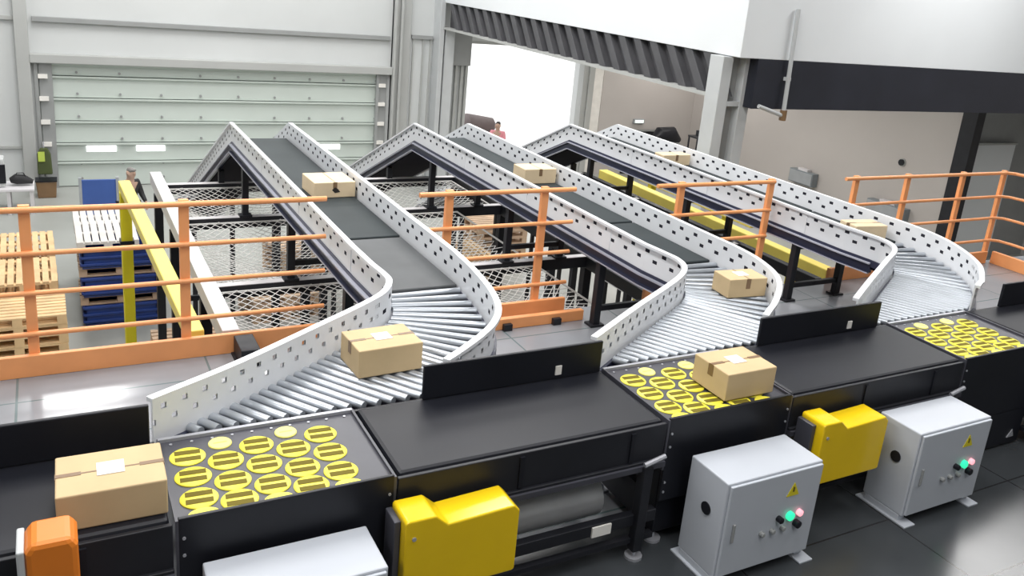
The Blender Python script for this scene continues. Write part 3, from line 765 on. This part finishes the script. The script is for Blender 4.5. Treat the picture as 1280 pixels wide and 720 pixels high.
stack(PW, -0.50, 14.90, 7, PI / 2, 'top pallet of the second pine stack at left, boards pointing away', 'lower pine pallet in the second left stack under lengthwise boards', 'second left pallet stack')
stack(PW, -0.52, 16.35, 7, PI / 2, 'top pallet of the farthest pine stack at left', 'lower pine pallet in the farthest left stack', 'farthest left pallet stack')
# whitish pallet over blue crates
def crate_proto():
    r = thing('plastic_crate', '', 'crate', (0, 0, 0))
    m = MB()
    m.box(-0.55, 0.55, -0.5, 0.5, 0, 0.03)
    for a, b_ in (((-0.55, 0.55), (-0.5, -0.46)), ((-0.55, 0.55), (0.46, 0.5)), ((-0.55, -0.51), (-0.5, 0.5)), ((0.51, 0.55), (-0.5, 0.5))):
        m.box(a[0], a[1], b_[0], b_[1], 0.03, 0.34)
    m.build('shell', M['bluecrate'], r, 0.012)
    rb = MB()
    for z in (0.05, 0.17, 0.29): rb.box(-0.57, 0.57, -0.53, -0.5, z, z + 0.05).box(-0.57, 0.57, 0.5, 0.53, z, z + 0.05).box(-0.58, -0.55, -0.5, 0.5, z, z + 0.05).box(0.55, 0.58, -0.5, 0.5, z, z + 0.05)
    rb.build('rib', M['bluecrate'], r, 0.012)
    return r
CP = crate_proto()
zc_ = G; cx, cy = 0.86, 15.35
labs = ['lowest blue ribbed crate of the stack behind the yellow post', 'middle blue ribbed crate of the stack behind the yellow post', 'topmost blue ribbed crate, right under the whitish pallet']
for i in range(3):
    o_ = CP if i == 0 else dup(CP, (0, 0, 0))
    o_.location = (cx, cy, zc_); o_['label'] = labs[i]; o_['group'] = 'blue crates in a stack'; zc_ += 0.345
    if i < 2:
        place_pallet(PW2, cx, cy, zc_, 0, ['lower worn pallet between two blue crates', 'upper worn pallet between two blue crates'][i], 'pallets between blue crates'); zc_ += 0.147
place_pallet(PWH, cx - 0.16, cy + 0.0, zc_ + 0.002, PI / 2, 'whitish slatted pallet on top of the blue crates', 'whitish pallets')
place_pallet(PWH, cx - 0.16, cy + 1.4, G + 1.2, PI / 2, 'whitish slatted pallet on boxes behind the blue crates', 'whitish pallets')
k_ = thing('storage_box', 'grey storage box under the farther whitish pallet', 'box', (cx, cy + 1.4, G))
MB().box(cx - 0.5, cx + 0.5, cy + 0.85, cy + 1.95, G, G + 1.195).build('body', M['lightgrey'], k_, 0.02)
MB().box(cx - 0.52, cx + 0.52, cy + 0.83, cy + 0.85, G + 0.5, G + 0.56).build('band', M['trimgrey'], k_)
r = thing('blue_board', 'flat blue board standing on the ground floor near the dock door', 'board', (0.8, 20.9, G))
MB().box(0.50, 1.22, 20.9, 20.96, G + 0.02, G + 0.95).build('panel', M['bluepanel'], r, 0.01)
MB().box(0.46, 0.52, 20.88, 20.98, G, G + 1.0).box(1.20, 1.26, 20.88, 20.98, G, G + 1.0).build('frame', M['lightgrey'], r)
# pallets seen through the nets
stack(PW2, 1.75, 12.95, 3, 0.0, 'top pallet of the low stack beyond the yellow beam foot', 'lower pallet of the low stack beyond the yellow beam foot', 'low pallet stack by the yellow beam')
stack(PW2, 4.3, 16.8, 4, 0.3, 'top worn pallet below the left spur net', 'lower worn pallet below the left spur net', 'pallets below the left net')
stack(PW2, 5.9, 17.1, 4, 0.05, 'top worn pallet between left and middle spurs, farther', 'lower worn pallet between left and middle spurs, farther', 'pallets between the spurs')
stack(PW2, 8.6, 16.6, 6, 0.0, 'top pallet of the stack below the middle spur', 'lower pallet of the stack below the middle spur', 'pallets below the middle spur')
stack(PW, 7.2, 15.2, 5, PI / 2, 'top pale pallet of the stack in front of the middle spur frame', 'lower pale pallet of the stack in front of the middle spur frame', 'pale pallets below the middle spur')
stack(PW2, 3.4, 14.7, 3, 0.1, 'top worn pallet under the left spur descent', 'lower worn pallet under the left spur descent', 'pallets under the left descent')

# ---------------------------------------------------------------- clutter below the right spur
def hose(label, x, y, r0, z):
    m = MB(); pts = []
    for i in range(61):
        a = i / 60 * 4 * PI; pts.append((x + r0 * math.cos(a), y + r0 * 0.9 * math.sin(a), z + 0.02 * i / 60 * 4))
    m.tube(pts, 0.05, 8)
    return tag(m.build('rubber_hose', M['tyre'], None, 0, True), label, 'hose', 'coiled black hoses')
def bench(label, x0, x1, y0, y1, ztop):
    r = thing('work_table', label, 'table', ((x0 + x1) / 2, (y0 + y1) / 2, G), 'work tables under the right spur')
    MB().box(x0, x1, y0, y1, ztop - 0.05, ztop).build('tabletop', M['table'], r, 0.01)
    for x in (x0 + 0.05, x1 - 0.05):
        for y in (y0 + 0.05, y1 - 0.05): MB().box(x - 0.03, x + 0.03, y - 0.03, y + 0.03, G, ztop - 0.05).build('leg', M['blackm'], r)
bench('pale work table under the right spur, nearer one with a coiled hose', 7.75, 8.62, 9.7, 11.0, -1.6)
hose('coiled black hose on the pale table below the right spur', 8.19, 10.4, 0.33, -1.55)
bench('pale work table below the right spur, farther one with a coiled hose', 7.9, 9.4, 12.6, 13.8, -1.6)
hose('coiled black hose on the farther pale table below the right spur', 8.6, 13.2, 0.40, -1.55)
def machine(label, x, y, w, d_, h, m):
    r = thing('floor_cabinet', label, 'cabinet', (x, y, G), None)
    MB().box(x - w / 2, x + w / 2, y - d_ / 2, y + d_ / 2, G + 0.08, G + h).build('body', m, r, 0.02)
    MB().box(x - w / 2 + 0.05, x + w / 2 - 0.05, y - d_ / 2 - 0.02, y - d_ / 2, G + 0.2, G + h - 0.1).build('door', m, r, 0.01)
    MB().box(x - w / 2 + 0.03, x + w / 2 - 0.03, y - d_ / 2 + 0.03, y + d_ / 2 - 0.03, G, G + 0.08).build('plinth', M['black'], r)
machine('low orange floor cabinet below the right spur', 10.6, 10.4, 1.6, 0.9, 1.2, M['orange2'])
machine('grey floor cabinet behind the orange one below the right spur', 11.6, 13.0, 1.4, 0.9, 1.3, M['lightgrey'])

# ---------------------------------------------------------------- far background clutter
r = thing('side_table', 'white table by the wall at the far left', 'table', (-0.9, 22, G))
MB().box(-2.2, -0.40, 21.6, 22.4, -2.66, -2.60).build('tabletop', M['table'], r, 0.01)
for x in (-2.1, -1.3, -0.9, -0.46): 
    for y in (21.66, 22.34): MB().box(x - 0.035, x + 0.035, y - 0.035, y + 0.035, G, -2.66).build('leg', M['whitebeam'], r)
r = thing('desk_printer', 'pale desk printer on the white table at far left', 'printer', (-1.05, 22, -2.6))
MB().box(-1.35, -0.95, 21.8, 22.2, -2.60, -1.95).build('body', M['wall'], r, 0.03)
MB().box(-1.30, -0.93, 21.76, 21.81, -2.50, -2.08).build('dark_front', M['black'], r)
r = thing('carry_bag', 'black bag lying on the white table at far left', 'bag', (-0.6, 22, -2.6))
m = MB(); m.tube([(-0.86, 21.95, -2.48), (-0.75, 21.95, -2.45), (-0.6, 21.95, -2.46), (-0.42, 21.95, -2.52)], [0.06, 0.12, 0.11, 0.05], 12); m.build('body', M['jacket'], r, 0, True)
MB().tube([(-0.8, 21.9, -2.44), (-0.72, 21.9, -2.30), (-0.6, 21.9, -2.30), (-0.52, 21.9, -2.45)], 0.012, 6, False).build('handle', M['jacket'], r)
r = thing('hanging_vest', 'olive and lime work vest hanging beside the dock door', 'vest', (-0.2, 23.6, -2.7))
MB().prism([(-0.34, -2.75), (-0.02, -2.75), (-0.04, -2.25), (-0.10, -2.10), (-0.26, -2.10), (-0.33, -2.25)], 'y', 23.52, 23.64).build('cloth', M['olive'], r, 0.03)
MB().box(-0.31, -0.17, 23.50, 23.52, -2.42, -2.18).build('lime_band', M['lime'], r)
MB().tube([(-0.18, 23.58, -2.12), (-0.18, 23.58, -2.02), (-0.18, 23.8, -2.0)], 0.015, 6).build('hook', M['edge'], r)
r = thing('waste_bin', 'reddish brown bin at the foot of the dock door frame', 'bin', (-0.2, 23.3, G))
MB().prism([(-0.36, G), (0.02, G), (0.05, G + 0.4), (-0.39, G + 0.4)], 'y', 23.0, 23.35).build('body', M['tape'], r, 0.02)
MB().box(-0.40, 0.06, 22.98, 23.37, G + 0.4, G + 0.43).build('rim', M['black'], r)
r = thing('round_drum', 'black round-lidded drum near the dock door behind the left frame', 'drum', (3.38, 21.0, G))
MB().tube([(3.38, 21.0, G), (3.38, 21.0, G + 0.72)], 0.17, 16).build('body', M['lightgrey'], r, 0, True)
MB().tube([(3.38, 21.0, G + 0.72), (3.38, 21.0, G + 0.80)], 0.18, 16).build('lid', M['black'], r, 0, True)
# right wall fittings
def wall_box(label, y, z, w, h):
    r = thing('wall_enclosure', label, 'enclosure', (XR - 0.12, y, z), None)
    MB().box(XR - 0.24, XR - 0.002, y - w / 2, y + w / 2, z - h / 2, z + h / 2).build('body', M['teal'], r, 0.015)
    MB().box(XR - 0.26, XR - 0.24, y - w / 2 + 0.03, y + w / 2 - 0.03, z - h / 2 + 0.03, z + h / 2 - 0.03).build('door', M['lightgrey'], r, 0.008)
    MB().box(XR - 0.2, XR - 0.04, y - w * 0.2, y + w * 0.2, z + h / 2, z + h / 2 + 0.07).build('top_cap', M['table'], r)
wall_box('grey enclosure on the beige wall, farther from the railing corner', 18.15, -2.0, 0.95, 0.40)
wall_box('grey enclosure on the beige wall, behind the far right railing', 15.0, -2.12, 1.25, 0.34)
def wall_knob(label, y, z, rad):
    r = thing('wall_fitting', label, 'fitting', (XR - 0.05, y, z), None)
    MB().tube([(XR - 0.07, y, z), (XR - 0.002, y, z)], rad, 16).build('dial', M['black'], r, 0, True)
    MB().tube([(XR - 0.03, y, z), (XR - 0.001, y, z)], rad * 1.3, 16).build('collar', M['wall_grey'], r, 0, True)
wall_knob('round black wall fitting above the second post of the far right railing', 14.94, -0.80, 0.085)
r = thing('service_panel', 'pale panel in the dim recess beyond the dark post at far right', 'panel', (21.9, 13.45, -1.2))
MB().box(20.15, 22.05, 13.36, 13.48, G, 0.0).build('panel', M['white_box'], r, 0.01)
MB().box(20.15, 22.1, 13.34, 13.40, 0.0, 0.05).build('top_trim', M['wall_grey'], r)
r = thing('exit_sign', 'small lit sign on the beige annex wall right of the doorway', 'sign', (17.5, 23.8, -1.37))
MB().box(17.28, 17.72, 23.78, 23.859, -1.46, -1.30).build('housing', M['lightgrey'], r, 0.01)
MB().box(17.32, 17.68, 23.772, 23.78, -1.43, -1.33).build('face', M['exit'], r)
r = thing('cargo_door', 'dark low doorway panel under the small lit sign', 'door', (17.6, 23.8, G))
MB().box(17.0, 18.3, 23.79, 23.859, G, -1.72).build('leaf', M['blackm'], r)
MB().box(16.95, 18.35, 23.76, 23.79, -1.72, -1.66).build('lintel', M['trimgrey'], r)
r = thing('covered_trolley', 'dark rounded trolley in the far annex corner', 'trolley', (18.05, 22.9, G))
m = MB(); m.tube([(17.5, 22.9, -1.82), (17.75, 22.9, -1.66), (18.25, 22.9, -1.64), (18.6, 22.9, -1.86)], [0.10, 0.26, 0.26, 0.10], 12)
m.build('cover', M['blackm'], r, 0, True)
MB().box(17.6, 18.5, 22.7, 23.1, -2.12, -1.9).build('tray', M['trimgrey'], r)
for x in (17.65, 18.45):
    for y in (22.74, 23.06): MB().box(x - 0.04, x + 0.04, y - 0.04, y + 0.04, G, -2.12).build('leg', M['trimgrey'], r)
r = thing('metal_stand', 'thin black metal stand beside the beige annex wall', 'stand', (17.4, 20.4, G))
for x in (17.12, 17.68):
    for y in (20.2, 20.6): MB().box(x - 0.02, x + 0.02, y - 0.02, y + 0.02, G, -1.25).build('leg', M['blackm'], r)
MB().box(17.09, 17.71, 20.17, 20.63, -1.25, -1.20).build('shelf', M['blackm'], r)
MB().box(17.27, 17.50, 20.3, 20.5, -1.20, -1.03).build('head', M['black'], r, 0.01)
MB().box(17.30, 17.38, 20.36, 20.44, G, -1.25).build('stem', M['black'], r)

# ---------------------------------------------------------------- people
def figure(name, label, loc, rz, joints, edges, mats, extra=None):
    """one skinned body; clothes are child meshes over it"""
    root = thing(name, label, 'person', loc)
    def skin(nm, J, E, m, sub=2):
        me = bpy.data.meshes.new(nm); names = list(J)
        me.from_pydata([J[k][:3] for k in names], [(names.index(a), names.index(b)) for a, b in E], [])
        ob = bpy.data.objects.new(nm, me); COL.objects.link(ob); ob.parent = root
        me.materials.append(m)
        md = ob.modifiers.new('skin', 'SKIN')
        for i, k in enumerate(names):
            rr = J[k][3]; sv = me.skin_vertices[0].data[i]
            sv.radius = rr if isinstance(rr, tuple) else (rr, rr)
        me.skin_vertices[0].data[0].use_root = True
        md.use_smooth_shade = True
        ss = ob.modifiers.new('sub', 'SUBSURF'); ss.levels = sub; ss.render_levels = sub
        return ob
    for nm, J, E, m in joints: skin(nm, J, E, m)
    root.rotation_euler = (0, 0, rz)
    return root
def hand(J, E, wrist, x, y, z, s):
    J['palm' + s] = (x, y, z - 0.06, (0.036, 0.018)); E.append((wrist, 'palm' + s))
    for i, (dx, ln) in enumerate(((-0.027, 0.065), (-0.009, 0.075), (0.009, 0.07), (0.027, 0.055))):
        a, b_ = 'f%s%d' % (s, i), 'g%s%d' % (s, i)
        J[a] = (x + dx, y - 0.01, z - 0.10 - ln * 0.3, 0.0085); J[b_] = (x + dx * 1.1, y - 0.03, z - 0.10 - ln * 0.9, 0.0075)
        E += [('palm' + s, a), (a, b_)]
    J['t' + s] = (x, y - 0.045, z - 0.08, 0.010); J['u' + s] = (x, y - 0.055, z - 0.115, 0.008)
    E += [('palm' + s, 't' + s), ('t' + s, 'u' + s)]
def person(label, loc, rz, jacket, trousers, hairm, cap=False, bend=0.0, reach=0.0):
    f = lambda y, z: (y - bend * max(0, z - 0.95), z - 0.3 * bend * max(0, z - 0.95))
    def P(x, y, z, r): yy, zz = f(y, z); return (x, yy, zz, r)
    J = {'pelvis': P(0, 0, 0.95, (0.15, 0.11)), 'waist': P(0, 0, 1.10, (0.14, 0.10)), 'chest': P(0, 0, 1.32, (0.17, 0.11)),
         'neck': P(0, 0, 1.47, 0.055), 'headb': P(0, -0.015, 1.56, (0.072, 0.085)), 'headm': P(0, -0.02, 1.64, (0.078, 0.095)), 'headt': P(0, -0.01, 1.71, (0.06, 0.07)),
         'nose': P(0, -0.125, 1.615, 0.013)}
    E = [('pelvis', 'waist'), ('waist', 'chest'), ('chest', 'neck'), ('neck', 'headb'), ('headb', 'headm'), ('headm', 'headt'), ('headm', 'nose')]
    for s, sx in (('l', 1), ('r', -1)):
        J['sh' + s] = P(sx * 0.19, 0, 1.40, 0.06); J['el' + s] = P(sx * 0.25, -0.02 - 0.12 * reach, 1.13, 0.045)
        J['wr' + s] = P(sx * 0.24, -0.10 - 0.25 * reach, 0.90 + 0.12 * reach, 0.030)
        w = J['wr' + s]
        E += [('chest', 'sh' + s), ('sh' + s, 'el' + s), ('el' + s, 'wr' + s)]
        hand(J, E, 'wr' + s, w[0], w[1], w[2], s)
        J['hp' + s] = (sx * 0.09, 0, 0.90, 0.095); J['kn' + s] = (sx * 0.10, -0.02, 0.50, 0.065); J['an' + s] = (sx * 0.10, 0.02, 0.09, 0.045)
        J['to' + s] = (sx * 0.12, -0.15, 0.035, 0.036)
        E += [('pelvis', 'hp' + s), ('hp' + s, 'kn' + s), ('kn' + s, 'an' + s), ('an' + s, 'to' + s)]
        J['ear' + s] = P(sx * 0.092, -0.01, 1.62, 0.014); E.append(('headm', 'ear' + s))
    JJ = {k: (*J[k][:3], tuple(q * 1.18 for q in J[k][3]) if isinstance(J[k][3], tuple) else J[k][3] * 1.3) for k in ('waist', 'chest', 'shl', 'ell', 'wrl', 'shr', 'elr', 'wrr')}
    JJ['hem'] = P(0, 0, 0.88, (0.185, 0.14)); JJ['collar'] = P(0, 0, 1.44, 0.075)
    EJ = [('waist', 'hem'), ('waist', 'chest'), ('chest', 'collar'), ('chest', 'shl'), ('shl', 'ell'), ('ell', 'wrl'), ('chest', 'shr'), ('shr', 'elr'), ('elr', 'wrr')]
    JT = {'pelvis': (0, 0, 0.93, (0.165, 0.125))}; ET = []
    for s in 'lr':
        for k in ('hp', 'kn', 'an'): JT[k + s] = (*J[k + s][:3], J[k + s][3] * 1.25)
        ET += [('pelvis', 'hp' + s), ('hp' + s, 'kn' + s), ('kn' + s, 'an' + s)]
    JH = {'a': P(0, 0.03, 1.62, (0.083, 0.08)), 'b': P(0, 0.02, 1.70, (0.086, 0.09)), 'c': P(0, 0.0, 1.745, (0.06, 0.06))}
    EH = [('a', 'b'), ('b', 'c')]
    if cap: JH['d'] = P(0, -0.13, 1.70, (0.05, 0.018)); EH.append(('b', 'd'))
    return figure('person', label, loc, rz, [('body', J, E, M['skin']), ('jacket', JJ, EJ, jacket), ('trousers', JT, ET, trousers), ('cap' if cap else 'hair', JH, EH, hairm)], None, None)
person('person in a black jacket and grey cap looking down, behind the yellow post', (1.30, 18.9, G), math.radians(40), M['jacket'], M['trousers'], M['cap'], True, 0.12, 0.5)
person('person in a pink jacket at the bright doorway', (12.32, 24.12, G), math.radians(-40), M['pink'], M['trousers'], M['hair'], False, 0.1, 0.6)
r = thing('rolled_bundle', 'large grey rolled bundle in the bright doorway beside the pink jacket', 'bundle', (12.05, 25.0, G))
m = MB(); m.tube([(11.50, 25.0, -1.72), (11.60, 25.0, -1.68), (12.0, 25.0, -1.74), (12.5, 25.0, -1.78), (12.62, 25.0, -1.80)], [0.14, 0.30, 0.30, 0.26, 0.12], 16)
m.build('bundle', M['sack'], r, 0, True)
MB().box(11.58, 12.55, 24.72, 25.3, G, -2.03).build('carton_base', M['sack'], r, 0.03)

# ---------------------------------------------------------------- unseen lamps, daylight, camera
def lamp(x, y, z, sx, sy, power, label, tint=(1, 0.985, 0.97)):  # area lamp with a housing, out of view, put in to light the hall
    f_ = thing('unseen_lamp', label, 'lamp', (x, y, z), 'unseen lamps added for light')
    MB().box(x - sx / 2 - 0.05, x + sx / 2 + 0.05, y - sy / 2 - 0.05, y + sy / 2 + 0.05, z + 0.03, z + 0.14).build('housing', M['wall'], f_, 0.02)
    MB().box(x - 0.02, x + 0.02, y - 0.02, y + 0.02, z + 0.14, z + 0.4 if z + 0.4 < CZ else CZ).build('hanger', M['trimgrey'], f_)
    l = bpy.data.lights.new('area', 'AREA'); l.shape = 'RECTANGLE'; l.size = sx; l.size_y = sy; l.energy = power; l.color = tint
    o_ = bpy.data.objects.new('lamp_light', l); COL.objects.link(o_); o_.parent = f_; o_.location = (0, 0, 0)
    return o_
k = 0.60
for i, (x, y, p_) in enumerate(((0.5, 8.5, 600), (5.5, 8.5, 600), (0.3, 19.6, 620), (3.8, 13.5, 420), (7.4, 15, 380), (-4.5, 20, 330), (4.2, 20.5, 420), (7.8, 20.5, 330), (15.0, 8.0, 800), (-5, 5, 600), (16.5, 2.5, 300), (1.0, 2.6, 400), (6.0, 2.2, 320), (1.8, -2.0, 380))):  # later entries are fill added over the sorter and behind the camera
    lamp(x, y, 7.0, 1.6, 4.0, p_ * k, 'unseen long lamp over the hall, added for light')
for x, y, p_ in ((14.5, 13.5, 300), (14.5, 18.5, 380), (18, 22, 130)):  # fill added to brighten the space below the overhead room
    o_ = lamp(x, y, 1.88, 0.4, 2.4, p_ * k, 'unseen strip lamp added under the overhead room', (1, 0.95, 0.90))

w = bpy.data.worlds.new('World'); SC.world = w; w.use_nodes = True
bg = w.node_tree.nodes['Background']; bg.inputs[0].default_value = (1.0, 1.0, 1.0, 1); bg.inputs[1].default_value = 2.0

a, pch, ro = 0.53379559, 0.28857953, 0.10078044
F = Vector((math.sin(a) * math.cos(pch), math.cos(a) * math.cos(pch), -math.sin(pch)))
Rt = Vector((math.cos(a), -math.sin(a), 0)); U = Rt.cross(F)
R2 = math.cos(ro) * Rt + math.sin(ro) * U; U2 = -math.sin(ro) * Rt + math.cos(ro) * U
cam = bpy.data.cameras.new('camera'); co = bpy.data.objects.new('camera', cam); COL.objects.link(co)
co.matrix_world = Matrix(((R2.x, U2.x, -F.x, 0), (R2.y, U2.y, -F.y, 0), (R2.z, U2.z, -F.z, 3.0), (0, 0, 0, 1)))
cam.sensor_width = 36; cam.lens = 1077.54 / 1280 * 36
cam.shift_x = -35.744 / 1280; cam.shift_y = -67.399 / 1280
cam.clip_start = 0.05; cam.clip_end = 300
SC.camera = co
vs = SC.view_settings
vs.view_transform = 'Standard'; vs.look = 'None'; vs.gamma = 1.0; vs.use_curve_mapping = False; vs.exposure = 0.0
